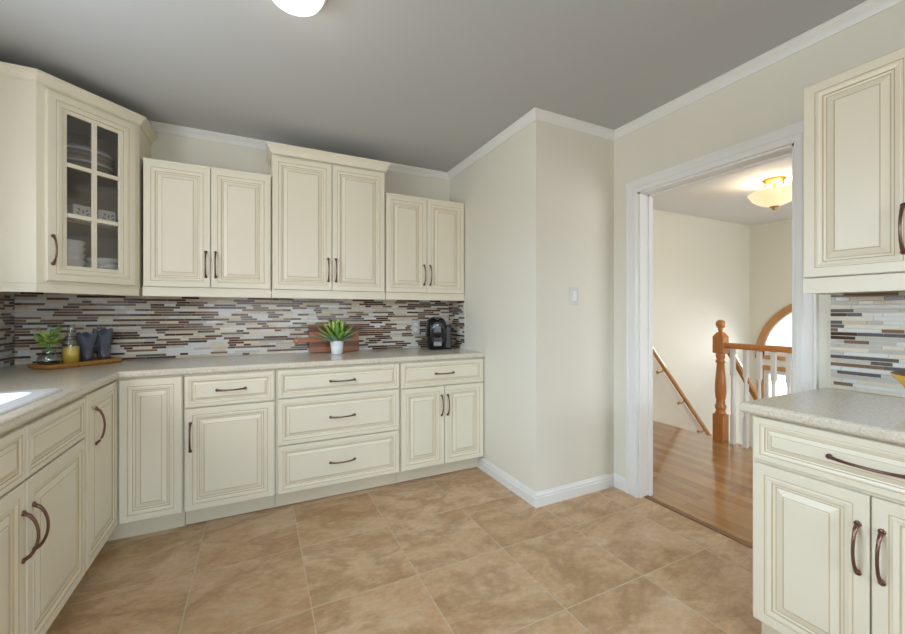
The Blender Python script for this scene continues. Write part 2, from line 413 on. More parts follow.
# front door with sidelights, lower level
bm = BM()
for (a, b) in ((AC-.78, AC-.70), (AC+.70, AC+.78)): box(bm, HX-.02, a, -1.6, HX, b, .40)
box(bm, HX-.02, AC-.78, .40, HX, AC+.78, .46)
d1 = struct('door_1', bm, 'oak')
bm = BM()
box(bm, HX+.01, AC-.70, -1.6, HX+.07, AC-.65, .40); box(bm, HX+.01, AC+.65, -1.6, HX+.07, AC+.70, .40); box(bm, HX+.01, AC-.65, .35, HX+.07, AC+.65, .40)
for y in (AC-.42, AC+.38): box(bm, HX+.01, y, -1.6, HX+.07, y+.04, .35)
box(bm, HX+.02, AC-.37, -1.59, HX+.06, AC+.37, .34)
for y in (AC-.65, AC+.43): box(bm, HX+.02, y, -1.6, HX+.06, y+.22, -1.2)
obj('door_slab', bm, 'white', d1)
bm = BM()
for y in (AC-.65, AC+.42): box(bm, HX+.03, y, -1.2, HX+.036, y+.23, .35)
obj('sidelight_pane', bm, 'glass', d1)

# ------------------------------------------------------------------ cabinets
DP = [(0, -.019), (0, -.003), (.003, 0), (.034, 0), (.0365, -.0025), (.040, -.0025), (.043, -.0005), (.055, -.003), (.058, -.0075), (.065, -.0085),
      (.068, -.0085), (.088, -.0025), (.091, -.0018), (.0925, -.0012)]
GL = {4, 8, 10, 12}             # ring strips that hold the darker glaze
def panel(bm, x0, x1, z0, z1, s=1.0, T=None, y=0):
    """raised-panel front, face at y, looking to -y"""
    rings = []; mats = []
    for i, (o, d) in enumerate(DP):
        k = o*s if o > .003 else o
        rings.append([Vector((x0+k, y-d, z0+k)), Vector((x1-k, y-d, z0+k)), Vector((x1-k, y-d, z1-k)), Vector((x0+k, y-d, z1-k))])
        mats.append(1 if (i+1) in GL else 0)
    if T is not None: rings = [[T @ p for p in r] for r in rings]
    loops(bm, rings, 0, True, True, True, mats=mats)

def pull(bm, c, L=.13, vertical=True, T=None, out=.03):
    """bow pull with flared ends standing off a face at c (x, y, z), bulging to -y"""
    pts = []; rad = []
    n = 14
    for i in range(n+1):
        t = -1+2*i/n
        b = out*(1-t*t)**.62 if abs(t) < 1 else 0
        p = Vector((c[0], c[1]-b, c[2]+t*L/2)) if vertical else Vector((c[0]+t*L/2, c[1]-b, c[2]))
        pts.append(T @ p if T is not None else p); rad.append(.0042+.0022*abs(t)**3)
    tube(bm, pts, rad, 8)
    for t in (-1, 1):
        p = Vector((c[0], c[1], c[2]+t*L/2)) if vertical else Vector((c[0]+t*L/2, c[1], c[2]))
        TT = (T if T is not None else Matrix.Identity(4)) @ Matrix.Translation(p) @ Matrix.Rotation(PI/2, 4, 'X')
        lathe(bm, [(.0085, -.0005), (.0085, .004), (.005, .006)], seg=12, T=TT)

def door(root, x0, x1, z0, z1, hx=None, hz=None, s=1.0, name='door', horiz=False, L=.13, T=None, out=.03):
    bm = BM(); panel(bm, x0, x1, z0, z1, s, T); d = obj(name, bm, ['cream', 'glaze'], root)
    if hx is not None:
        bm = BM(); pull(bm, (hx, -.0002, hz), L, not horiz, T, out); obj('handle', bm, 'bronze', d, smooth=True)
    return d

def drawer(root, x0, x1, z0, z1, handle=True, s=.55, hx=None, L=.14):
    return door(root, x0, x1, z0, z1, ((x0+x1)/2 if hx is None else hx) if handle else None, (z0+z1)/2, s, 'drawer', True, L)

def carcass(root, w, d, z0, z1, open_top=False, kick=True, x0=0):
    bm = BM(); t = .018; y0 = .0205
    box(bm, x0, y0, z0, x0+t, d, z1); box(bm, x0+w-t, y0, z0, x0+w, d, z1)
    box(bm, x0+t, y0, z0, x0+w-t, d, z0+t); box(bm, x0+t, d-.008, z0+t, x0+w-t, d, z1)
    box(bm, x0+t, y0, z0+t, x0+w-t, y0+.012, z1)
    if not open_top: box(bm, x0+t, y0+.012, z1-t, x0+w-t, d-.008, z1)
    obj('body', bm, 'cream', root)
    if kick:
        bm = BM(); box(bm, x0, .078, .004, x0+w, .094, z0-.0005); obj('toe_kick', bm, 'kick', root)

BD = .600                       # depth of base units behind the door face
BZ0, BZ1 = .108, CT-.036
DZ = .668                       # split between drawer and door
# back run ------------------------------------------------------------
c = thing('base_cabinet', 'cream base cabinet with one door and one drawer, right of the corner cabinet', 'cabinet', (-.362, FY, 0))
carcass(c, .454, BD, BZ0, BZ1)
drawer(c, .006, .448, DZ+.004, .842); door(c, .006, .448, BZ0, DZ-.004, .032, .511, L=.15)
c = thing('drawer_cabinet', 'wide cream base cabinet of three drawers below the green potted plant', 'cabinet', (.094, FY, 0))
carcass(c, .772, BD, BZ0, BZ1)
drawer(c, .012, .764, .678, .842, L=.15); drawer(c, .012, .764, .398, .670, s=.72, L=.15); drawer(c, .012, .764, BZ0, .390, s=.72, L=.15)
c = thing('base_cabinet', 'cream base cabinet with two doors and a drawer, against the jutting wall', 'cabinet', (.868, FY, 0))
carcass(c, JX-.868-.002, BD, BZ0, BZ1)
W = JX-.87; drawer(c, .006, W-.006, DZ+.004, .842, L=.14)
door(c, .006, W/2-.002, BZ0, DZ-.004, W/2-.024, .528, L=.14); door(c, W/2+.002, W-.006, BZ0, DZ-.004, W/2+.024, .528, L=.14)
# corner base with two hinged-together doors
c = thing('corner_cabinet', 'cream corner base cabinet with two tall doors meeting at right angles', 'cabinet', (FX, FY, 0))
bm = BM()
e = .0205
poly = [(-e, e), (-e, -.402), (-.624, -.402), (-.624, .600), (.276, .600), (.276, e)]
prism(bm, poly, BZ0, BZ1); obj('body', bm, 'cream', c)
bm = BM(); prism(bm, [(-.078, .078), (-.078, -.402), (-.094, -.402), (-.094, .094), (.276, .094), (.276, .078)], 0, BZ0-.0005); obj('toe_kick', bm, 'kick', c)
door(c, .004, .272, BZ0, .842)
TL = Matrix.Rotation(PI/2, 4, 'Z')
door(c, -.398, -.004, BZ0, .842, -.298, .69, T=TL, L=.155)
# left run: sink base ---------------------------------------------------
c = thing('sink_cabinet', 'cream sink base cabinet with two doors below two short drawer fronts', 'cabinet', (FX, 1.215, 0), PI/2)
carcass(c, .930, BD, BZ0, BZ1, open_top=True)
drawer(c, .006, .455, DZ+.008, .838, False); drawer(c, .461, .924, DZ+.008, .838, False)
door(c, .006, .455, BZ0, DZ, .437, .507, L=.145, out=.035); door(c, .461, .924, BZ0, DZ, .500, .507, L=.145, out=.035)
# right-hand unit -------------------------------------------------------
RF = 1.578; RYL = .794
c = thing('base_cabinet', 'cream base cabinet with long drawer over two doors, beside the hall doorway', 'cabinet', (RF, RYL, 0), -PI/2)
RZ1 = RT-.036
carcass(c, .62, RX-RF-.004, BZ0, RZ1)
drawer(c, .010, .61, .672, .822, L=.18, s=.62); door(c, .010, .308, BZ0, .660, .284, .50, L=.143, out=.034); door(c, .312, .61, BZ0, .660, .334, .50, L=.143, out=.034)

# worktops ---------------------------------------------------------------
def lip(z): return [(0, z-.036), (.018, z-.036), (.026, z-.033), (.030, z-.026), (.030, z-.011), (.026, z-.004), (.018, z), (0, z)]
EX, EY = FX+.008, FY-.008
sx0, sx1, sy0, sy1 = -1.19, -.712, 1.24, 2.02
bm = BM()
sweep(bm, [(EX-.03, 1.2), (EX-.03, EY+.03), (JX-.001, EY+.03)], lip(CT))
z0 = CT-.036
box(bm, LX, EY+.03, z0, JX-.001, BY, CT); box(bm, sx1, 1.2, z0, EX-.03, EY+.03, CT); box(bm, LX, 1.2, z0, sx0, EY+.03, CT)
box(bm, sx0, 1.2, z0, sx1, sy0, CT); box(bm, sx0, sy1, z0, sx1, EY+.03, CT)
bmesh.ops.remove_doubles(bm, verts=bm.verts, dist=1e-5)
tag(obj('worktop', bm, 'stone'), 'long L-shaped pale speckled stone worktop along the left and back walls', 'worktop')
bm = BM()
RE = 1.555
sweep(bm, [(RX-.001, .82-.03), (RE+.03, .82-.03), (RE+.03, .15)], lip(RT))
box(bm, RE+.03, .15, RT-.036, RX-.001, .79, RT)
tag(obj('worktop', bm, 'stone'), 'short pale speckled stone worktop beside the hall doorway', 'worktop')
# sink
s = thing('kitchen_sink', 'white drop-in double sink set into the left worktop', 'sink', (0, 0, CT))
bm = BM()
def rrect(x0, y0, x1, y1, r, z, n=5):
    pts = []
    for cx, cy, a in ((x1-r, y1-r, 0), (x0+r, y1-r, PI/2), (x0+r, y0+r, PI), (x1-r, y0+r, 1.5*PI)):
        for i in range(n+1): t = a+PI/2*i/n; pts.append(Vector((cx+r*math.cos(t), cy+r*math.sin(t), z)))
    return pts
X0, X1, Y0, Y1 = -1.215, -.678, 1.222, 2.055
# rim plate split around two bowls
ym = 1.62
for (a, b) in ((Y0+.045, ym-.02), (ym+.02, Y1-.06)):
    bx0, bx1 = -1.14, X1-.055
    lo = [rrect(bx0, a, bx1, b, .05, .0095), rrect(bx0+.012, a+.012, bx1-.012, b-.012, .045, -.005), rrect(bx0+.03, a+.03, bx1-.03, b-.03, .04, -.16), rrect(bx0+.06, a+.06, bx1-.06, b-.06, .03, -.172)]
    loops(bm, lo, 0, True, False, True, smooth=True)
    # rim around the bowl
    ya, yb = (Y0+.012, ym) if a < ym-.1 else (ym, Y1-.012)
    o = rrect(X0+.012, ya, X1-.012, yb, .02, .0095)
    # project outline so that neighbours share a straight edge
    o = [Vector((min(max(bx0+(p.x-bx0)*1, X0+.012), X1-.012), p.y, p.z)) for p in o]
    loops(bm, [o, lo[0]], 0, True)
R = [rrect(X0, Y0, X1, Y1, .025, .0005), rrect(X0+.002, Y0+.002, X1-.002, Y1-.002, .024, .007), rrect(X0+.012, Y0+.012, X1-.012, Y1-.012, .02, .0095)]
loops(bm, R, 0, True, smooth=True)
box(bm, X0+.03, ym-.05, .006, X1-.03, ym+.05, .0092)
obj('basin', bm, 'enamel', s)
bm = BM(); tube(bm, [(-1.175, 1.6, .009), (-1.175, 1.6, .16), (-1.16, 1.6, .20), (-1.12, 1.6, .22), (-1.06, 1.6, .20), (-1.04, 1.6, .16)], .013, 12)
lathe(bm, [(.03, 0), (.028, .012), (.016, .02)], (-1.175, 1.6, .0095)); obj('faucet', bm, 'chrome', s, smooth=True)

# ------------------------------------------------------------------ wall cabinets
UY = 2.867; UZ0, UZ1, LR = 1.344, 2.086, 1.287
UD = BY-UY-.002
def light_rail(root, x0, x1, z0=LR):
    bm = BM(); box(bm, x0, .006, z0, x1, .024, UZ0-.003); box(bm, x0, .003, UZ0-.012, x1, .006, UZ0-.003)
    obj('light_rail', bm, 'cream', root)
def wall_unit(label, x0, x1, z1, y=UY):
    c = thing('wall_cabinet', label, 'cabinet', (x0, y, 0)); w = x1-x0
    bm = BM(); box(bm, 0, .0205, UZ0-.002, w, BY-y-.002, z1); obj('body', bm, 'cream', c)
    light_rail(c, 0, w)
    return c, w
c, w = wall_unit('two-door cream wall cabinet between the glass-door corner unit and the taller unit', -.606, .078, UZ1)
door(c, .004, w/2-.002, UZ0, UZ1, w/2-.026, 1.488, L=.155); door(c, w/2+.002, w-.004, UZ0, UZ1, w/2+.026, 1.488, L=.155)
bm = BM(); box(bm, 0, .004, UZ1+.0005, w, UD, UZ1+.012); obj('top_cap', bm, 'cream', c)
c, w = wall_unit('tallest cream two-door wall cabinet with crown moulding, above the potted plant', .082, .856, 2.25)
door(c, .006, w/2-.002, UZ0, 2.232, w/2-.026, 1.488, L=.155); door(c, w/2+.002, w-.006, UZ0, 2.232, w/2+.026, 1.488, L=.155)
ccr = lambda z, h: [(0, z), (.005, z), (.006, z+.2*h), (.010, z+.3*h), (.016, z+.5*h), (.026, z+.68*h), (.029, z+.78*h), (.034, z+.8*h), (.034, z+h), (0, z+h)]
bm = BM(); sweep(bm, [(0, UD), (0, .0), (w, .0), (w, UD)], ccr(2.243, .062)); box(bm, .001, .001, 2.2505, w-.001, UD, 2.295); obj('crown', bm, 'cream', c)
c, w = wall_unit('shorter cream two-door wall cabinet against the jutting wall, above the black coffee maker', .860, JX-.003, 2.078)
door(c, .004, w/2-.002, UZ0, 2.078, w/2-.026, 1.483, L=.15); door(c, w/2+.002, w-.004, UZ0, 2.078, w/2+.026, 1.483, L=.15)
bm = BM(); box(bm, 0, .004, 2.0785, w, UD, 2.090); obj('top_cap', bm, 'cream', c)
# right-hand wall cabinet
c = thing('wall_cabinet', 'cream wall cabinet in the right foreground, over the short worktop by the doorway', 'cabinet', (1.865, .758, 0), -PI/2)
bm = BM(); box(bm, 0, .0205, 1.318, .60, RX-1.865-.002, 2.046); obj('body', bm, 'cream', c)
door(c, .002, .298, 1.322, 2.046, .264, 1.46, L=.15, out=.034); door(c, .302, .598, 1.322, 2.046, .336, 1.46, L=.15, out=.034)
bm = BM(); box(bm, 0, .004, 1.262, .60, .024, 1.3175); box(bm, 0, .024, 1.262, .016, .30, 1.3175); obj('light_rail', bm, 'cream', c)

# corner unit with glass door ---------------------------------------------
A = Vector((-.945, 2.555)); B = Vector((-.622, 2.878))
GZ0, GZ1 = 1.330, 2.285
c = thing('glass_door_cabinet', 'cream corner wall cabinet with a six-pane glass door and dishes inside', 'cabinet', (LX, BY, 0))
off = Vector((LX, BY))
a = A-off; b = B-off            # local plan points
bm = BM(); t = .016
box(bm, .002, a.y, GZ0, a.x, a.y+t, GZ1)                 # panel facing the camera
box(bm, b.x-t, b.y, GZ0, b.x, -.002, GZ1)                # panel facing the next cabinet
box(bm, .002, a.y+t, GZ0, .010, -.002, GZ1, 1); box(bm, .010, -.010, GZ0, b.x-t, -.002, GZ1, 1)
plan = [(.010, a.y+t), (a.x-.004, a.y+t), (b.x-t, b.y+.004), (b.x-t, -.010), (.010, -.010)]
prism(bm, plan, GZ0, GZ0+.016, 1); prism(bm, plan, GZ1-.016, GZ1, 0)
TD = Matrix.Translation((a.x, a.y, 0)) @ Matrix.Rotation(PI/4, 4, 'Z')
DW = (b-a).length
for x0_, x1_, z0_, z1_ in ((0, .045, GZ0, GZ1), (DW-.045, DW, GZ0, GZ1), (.045, DW-.045, GZ0, GZ0+.05), (.045, DW-.045, 2.225, GZ1)):
    box(bm, x0_, .0, z0_, x1_, .018, z1_, 0, TD)
obj('body', bm, ['cream', 'inside'], c)
for z in (1.655, 1.941):
    bm = BM(); prism(bm, [(.0105, a.y+t+.001), (a.x-.03, a.y+t+.001), (b.x-t-.001, b.y+.03), (b.x-t-.001, -.0105), (.0105, -.0105)], z, z+.014); obj('shelf', bm, 'inside', c)
# glass door
bm = BM()
dx0, dx1, dz0, dz1, fw = .030, DW-.031, 1.344, 2.268, .082
GP = [(0, .0005), (0, -.016), (.003, -.019), (.034, -.019), (.0365, -.0165), (.040, -.0165), (.043, -.0185), (.060, -.016), (.063, -.0115), (.080, -.010), (fw, -.008), (fw, .0005)]
rings = []; mats = []
for i, (o, d) in enumerate(GP):
    rings.append([TD @ Vector(p) for p in ((dx0+o, d-.001, dz0+o), (dx1-o, d-.001, dz0+o), (dx1-o, d-.001, dz1-o), (dx0+o, d-.001, dz1-o))]); mats.append(1 if i+1 in (4, 8) else 0)
rings.append(rings[0]); mats.append(0)
loops(bm, rings, 0, True, mats=mats)
xm = (dx0+dx1)/2; zo0, zo1 = dz0+fw, dz1-fw
box(bm, xm-.010, -.014, zo0, xm+.010, -.004, zo1, 0, TD)
for k in (1, 2):
    zz = zo0+(zo1-zo0)*k/3
    for x0_, x1_ in ((dx0+fw, xm-.010), (xm+.010, dx1-fw)): box(bm, x0_, -.014, zz-.010, x1_, -.004, zz+.010, 0, TD)
gd = obj('door', bm, ['cream', 'glaze'], c)
bm = BM(); box(bm, dx0+fw, -.0038, zo0, dx1-fw, -.0008, zo1, 0, TD); obj('glass_pane', bm, 'cabglass', gd)
bm = BM(); pull(bm, (dx0+.022, -.0202, 1.495), .135, True, TD, .03); obj('handle', bm, 'bronze', gd, smooth=True)
bm = BM(); sweep(bm, [(.002, a.y), (a.x, a.y), (b.x, b.y), (b.x, -.002)], ccr(2.284, .050)); prism(bm, [(.002, a.y+.001), (a.x, a.y+.001), (b.x-.001, b.y), (b.x-.001, -.002), (.002, -.002)], GZ1+.0005, 2.325)
obj('crown', bm, 'cream', c)
bm = BM(); sweep(bm, [(.002, a.y+.002), (a.x-.001, a.y+.002), (b.x-.002, b.y+.001), (b.x-.002, b.y+.07)], [(-.018, 1.287), (0, 1.287), (0, GZ0-.0005), (-.018, GZ0-.0005)]); obj('light_rail', bm, 'cream', c)

# dishes behind the glass ---------------------------------------------------
def wp(dx, back):               # plan point: dx along the door, back into the cabinet
    d = (B-A).normalized(); n = Vector((-d.y, d.x)); p = A+d*dx+n*back
    return p.x, p.y
px, py = wp(.262, .16)
zt = 1.955
for k in range(9):
    bm = BM(); r = .135
    lathe(bm, [(.08, 0), (.085, .003), (r-.008, .015), (r, .019), (r-.004, .021), (.084, .008), (.001, .006)], (0, 0, 0), 36)
    mat = ['platetan', 'plateblue', 'ceramic', 'platetan', 'plateblue', 'platetan', 'plateblue', 'ceramic', 'plateblue'][k]
    lab = 'round plate %s behind the cabinet glass' % ['at the very bottom of the tall plate stack', 'second from the bottom of the tall plate stack', 'third from the bottom of the tall plate stack',
           'fourth from the bottom of the tall plate stack', 'in the exact middle of the tall plate stack', 'fourth from the top of the tall plate stack', 'third from the top of the tall plate stack',
           'second from the top of the tall plate stack', 'on top of the tall plate stack'][k]
    o = obj('dinner_plate', bm, mat); o.location = (px, py, zt+.0002+k*.0125); tag(o, lab, 'plate', 'plates stacked on the top shelf of the glass cabinet')
def mug(x, y, z, rz, label):
    r = thing('mug', label, 'mug', (x, y, z), rz, 'mugs on the middle shelf')
    bm = BM(); s = .042; rings = []
    for q, z_ in ((s*.92, 0), (s, .006), (s, .092), (s-.005, .092), (s-.006, .008)):
        rings.append(rrect(-q, -q, q, q, .012, z_))
    loops(bm, rings, 0, True, True, True, smooth=False); obj('body', bm, 'ceramic', r)
    bm = BM(); tube(bm, [(s-.002, 0, .075), (s+.022, 0, .072), (s+.030, 0, .05), (s+.022, 0, .026), (s-.002, 0, .020)], .005, 8); obj('handle', bm, 'ceramic', r, smooth=True)
    bm = BM()                  # printed leaf sprig
    for k, (lx, lz, an) in enumerate(((0, .05, 1.57), (-.014, .042, 2.4), (.014, .042, .8), (-.012, .06, 2.2), (.012, .06, 1.0))):
        pts = [(0, 0), (.009, .004), (.02, 0), (.009, -.004)]
        q = [Vector((lx+px_*math.cos(an)-pz_*math.sin(an), -s-.0005, lz+px_*math.sin(an)+pz_*math.cos(an))) for px_, pz_ in pts]
        q2 = [v+Vector((0, -.0006, 0)) for v in q]
        loops(bm, [q, q2], 0, True, True, True)
    obj('leaf_print', bm, 'leafprint', r)
x, y = wp(.222, .115); mug(x, y, 1.6692, .8, 'left white mug with a leaf print behind the glass door')
x, y = wp(.345, .115); mug(x, y, 1.6692, .7, 'right white mug with a leaf print behind the glass door')
def bowl(x, y, z, R, h, label, mat='ceramic', grp='white dishes on the bottom shelf'):
    bm = BM(); lathe(bm, [(R*.45, 0), (R*.5, .006), (R*.8, h*.45), (R, h), (R-.004, h), (R*.76, h*.5), (R*.4, .012), (.001, .010)], (0, 0, 0), 32)
    o = obj('serving_bowl', bm, mat); o.location = (x, y, z); return tag(o, label, 'bowl', grp)
x, y = wp(.165, .125); zb = GZ0+.0163
for k, q in enumerate(('lowest', 'second lowest', 'middle', 'second highest', 'topmost')):
    bowl(x, y, zb+.034*k, .088, .085, q+' white bowl of the taller left stack behind the bottom glass panes')
x, y = wp(.345, .125)
for k, q in enumerate(('lowest', 'second lowest', 'second highest', 'topmost')):
    bowl(x, y, zb+.032*k, .080, .05, q+' shallow white bowl of the shorter right stack behind the bottom glass panes')

# ------------------------------------------------------------------ mosaic backsplash
def mosaic(name, L, z0, z1, T, label, weights, seed, t=.008):
    rnd = random.Random(seed); bm = BM()
    box(bm, 0, -t+.0015, z0, L, -.0005, z1, 8, T)
    n = round((z1-z0)/.0163); p = (z1-z0)/n
    for k in range(n):
        za, zb = z0+k*p+.0014, z0+(k+1)*p-.0014
        x = -rnd.random()*.1; last = -1
        while x < L:
            w = rnd.choice((.045, .06, .075, .10, .10, .13, .16)); a_, b_ = max(x, 0)+.0006, min(x+w, L)-.0006
            m = rnd.choices(range(8), weights)[0]
            if m > 3 and last > 3 and rnd.random() < .15: m = rnd.choices(range(4), weights[:4])[0]
            last = m
            if b_-a_ > .004:
                q = [Vector((a_, -t+.001, za)), Vector((b_, -t+.001, za)), Vector((b_, -t+.001, zb)), Vector((a_, -t+.001, zb))]
                r = [Vector((v.x, -t-.0008, v.z)) for v in q]
                if T is not None: q = [T @ v for v in q]; r = [T @ v for v in r]
                loops(bm, [q, r], m, True, False, True)
            x += w
    o = obj(name, bm, MOS+[GROUT]); return tag(o, label, 'backsplash')
wts = [16, 11, 14, 7, 25, 15, 19, 4]
mosaic('tile_backsplash', JX-LX-.021, CT+.0005, 1.3285, Matrix.Translation((LX+.010, BY-.0005, 0)), 'brown and cream strip mosaic backsplash along the back wall', wts, 3)
mosaic('tile_backsplash', BY-1.2-.001, CT+.0005, 1.286, Matrix.Translation((LX+.0005, 1.2, 0)) @ Matrix.Rotation(PI/2, 4, 'Z'), 'dark strip mosaic backsplash at the far left, on the sink wall', wts, 5)
mosaic('tile_backsplash', BY-.0105-2.862, CT+.0005, 1.286, Matrix.Translation((JX-.0005, BY-.0105, 0)) @ Matrix.Rotation(-PI/2, 4, 'Z'), 'narrow strip mosaic return on the jutting wall behind the coffee maker', wts, 14)
mosaic('tile_backsplash', .64, RT+.0005, 1.3175, Matrix.Translation((RX-.0005, .792, 0)) @ Matrix.Rotation(-PI/2, 4, 'Z'), 'strip mosaic backsplash with window reflection painted in as grey and white, at the right, under the foreground cabinet', [14, 5, 30, 24, 2, 1, 8, 18], 8)  # same tile as the other runs; glossy window reflection put into greyer weights

# ------------------------------------------------------------------ wall plates
def plate(name, T, label, cat, rocker):
    r = thing(name, label, cat, (0, 0, 0)); r.matrix_world = T
    bm = BM(); box(bm, -.036, -.006, -.058, .036, 0, .058, bev=.002); obj('cover_plate', bm, 'plate', r)
    bm = BM()
    if rocker: box(bm, -.016, -.009, -.033, .016, -.006, .033, bev=.0015)
    else:
        for z in (-.021, .021): box(bm, -.016, -.008, z-.014, .016, -.006, z+.014, bev=.0008)
    obj('rocker' if rocker else 'socket', bm, 'white', r)
plate('light_switch', Matrix.Translation((1.833, JY-.0003, 1.297)), 'white rocker light switch on the jutting wall beside the doorway', 'switch', True)
plate('wall_outlet', Matrix.Translation((1.205, BY-.0095, 1.066)), 'pale wall outlet in the mosaic, left of the black coffee maker', 'outlet', False)

# ------------------------------------------------------------------ things on the worktop
tr = thing('serving_tray', 'woven wicker tray in the corner of the worktop', 'tray', (-.922, 2.966, CT), math.radians(48))
bm = BM(); n = 5
def tray_ring(o, z): return rrect(-.185+o, -.09+o, .185-o, .09-o, .03, z)
loops(bm, [tray_ring(.012, .0004), tray_ring(0, .010), tray_ring(-.004, .026), tray_ring(.004, .028), tray_ring(.012, .012), tray_ring(.03, .010)], 0, True, True, True)
obj('basket', bm, 'wicker', tr)
def on_tray(dx, dy):
    a_ = math.radians(48); return -.927+dx*math.cos(a_)-dy*math.sin(a_), 2.960+dx*math.sin(a_)+dy*math.cos(a_)
TZ = CT+.0105
# vase with sprigs
x, y = on_tray(-.122, .004)
v = thing('plant_vase', 'squat grey glass vase with bright green sprigs, at the left on the wicker tray', 'vase', (x, y, TZ))
bm = BM(); lathe(bm, [(.028, 0), (.042, .012), (.048, .036), (.043, .058), (.031, .072), (.026, .082), (.030, .088), (.028, .088), (.0235, .081), (.030, .070), (.0405, .056), (.0455, .036), (.040, .015), (.001, .006)], seg=32); obj('vase_body', bm, 'vaseglass', v, smooth=True)
def leafshape(bm, base, tip, w, mi=0, droop=0, cup=.25):
    base, tip = Vector(base), Vector(tip); d = tip-base; L = d.length; d.normalize()
    s_ = d.cross(Vector((0, 0, 1))); s_ = s_.normalized() if s_.length > .05 else Vector((1, 0, 0)); u = s_.cross(d)
    rows = []
    for i in range(7):
        f = i/6; ww = w*(math.sin(PI*min(1, f*.92+.08))**.8) * (1 if f < 1 else .05)+.0004
        p = base+d*L*f+Vector((0, 0, -droop*f*f))
        rows.append([p-s_*ww, p-u*ww*cup, p+s_*ww, p-u*ww*cup-u*.0008])
    loops(bm, rows, mi, True, True, True, smooth=True)
rnd = random.Random(4)
bm = BM()
for k in range(9):
    an = 2*PI*k/9+rnd.random()*.5; sp_ = rnd.uniform(.02, .06); hz = rnd.uniform(.15, .235)
    p0, p1, p2 = Vector((0, 0, .02)), Vector((.012*math.cos(an), .012*math.sin(an), .10)), Vector((sp_*math.cos(an), sp_*math.sin(an), hz))
    tube(bm, [p0, p1, (p1+p2)/2+Vector((0, 0, .01)), p2], .0016, 5, 1)
    for j in range(7):
        f = .25+.75*j/7; q = p1.lerp(p2, f); b_ = an+rnd.uniform(-1.6, 1.6)
        leafshape(bm, q, q+Vector((.034*math.cos(b_), .034*math.sin(b_), rnd.uniform(-.006, .03))), .014, 0, .006)
obj('sprigs', bm, ['leaf', 'leafdark'], v)
# carafe
x, y = on_tray(-.031, -.008)
v = thing('juice_carafe', 'clear glass carafe half full of yellow juice on the wicker tray', 'carafe', (x, y, TZ))
bm = BM(); lathe(bm, [(.034, 0), (.038, .004), (.038, .105), (.033, .135), (.019, .168), (.016, .20), (.019, .225), (.017, .225), (.014, .20), (.017, .168), (.031, .135), (.036, .105), (.036, .006), (.001, .004)], seg=28); obj('carafe_body', bm, 'tumbler', v, smooth=True)
bm = BM(); lathe(bm, [(.0355, .0055), (.0356, .100), (.001, .1002)], seg=28); obj('juice', bm, 'juice', v, smooth=True)
# tumblers with napkins
for (dx, dy, lab, lab2, sd) in ((.055, .006, 'clear tumbler holding a dark napkin, next to the yellow carafe', 'dark blue-grey cloth napkin tucked in the tumbler next to the carafe', 2),
                               (.134, -.004, 'clear tumbler holding a dark napkin, at the right end of the wicker tray', 'dark blue-grey cloth napkin in the tumbler at the tray\'s right end', 9)):
    x, y = on_tray(dx, dy)
    bm = BM(); lathe(bm, [(.029, 0), (.032, .004), (.038, .09), (.0365, .09), (.0305, .008), (.001, .006)], seg=26)
    o = obj('glass_tumbler', bm, 'tumbler', smooth=True); o.location = (x, y, TZ); tag(o, lab, 'glass', 'tumblers on the wicker tray')
    rr = random.Random(sd); bm = BM(); rings = []
    for z_, r0 in ((z1_*(1 if sd == 2 else 1.12), r1_) for z1_, r1_ in ((.0085, .013), (.03, .023), (.06, .028), (.088, .030), (.108, .035), (.132, .041), (.160, .043))):
        ring = []
        for i in range(20):
            an = 2*PI*i/20
            q = r0*(1+(.13 if z_ > .09 else .06)*math.sin(5*an+sd)+(.08 if z_ > .09 else 0)*math.sin(2*an))
            ring.append(Vector((q*math.cos(an), q*math.sin(an)*.8, z_+(.02*math.sin(3*an+sd) if z_ > .1 else 0))))
        rings.append(ring)
    inn = [[Vector((p.x*.9, p.y*.9, p.z-.001)) for p in r] for r in rings[::-1][:-1]]
    loops(bm, rings+inn, 0, True, True, True, smooth=True)
    o = obj('cloth_napkin', bm, 'napkin'); o.location = (x, y, TZ); tag(o, lab2, 'napkin', 'napkins in the tumblers')
# cutting board leaning on the backsplash
bm = BM()
def bh(bm):
    T_ = .018; w_, h_ = .37, .205
    pts = rrect(0, 0, w_, h_, .014, 0)
    poly = [(p.x, p.y) for p in pts]
    r = [[Vector((px_, -q, pz_)) for px_, pz_ in poly] for q in (0, T_)]
    loops(bm, r, 0, True, True, True)
    # handle with a hanging hole
    cx_, cz_ = -.085, .094; R_, r_ = .024, .009; n_ = 24
    ro, ri = [], []
    for y_ in (0, T_):
        ro.append([Vector((cx_+R_*math.cos(2*PI*i/n_), -y_, cz_+R_*math.sin(2*PI*i/n_))) for i in range(n_)])
        ri.append([Vector((cx_+r_*math.cos(2*PI*i/n_), -y_, cz_+r_*math.sin(2*PI*i/n_))) for i in range(n_)])
    loops(bm, [ri[0], ro[0], ro[1], ri[1], ri[0]], 0, True)
    box(bm, cx_+.022, -T_+.0002, cz_-.019, .003, -.0002, cz_+.019)
bh(bm)
o = obj('cutting_board', bm, 'board', bev=.002); o.location = (.342, 3.113, CT+.001); o.rotation_euler = (math.radians(-8), 0, 0)
tag(o, 'striped red-brown wooden cutting board leaning on the backsplash behind the plant', 'cutting board')
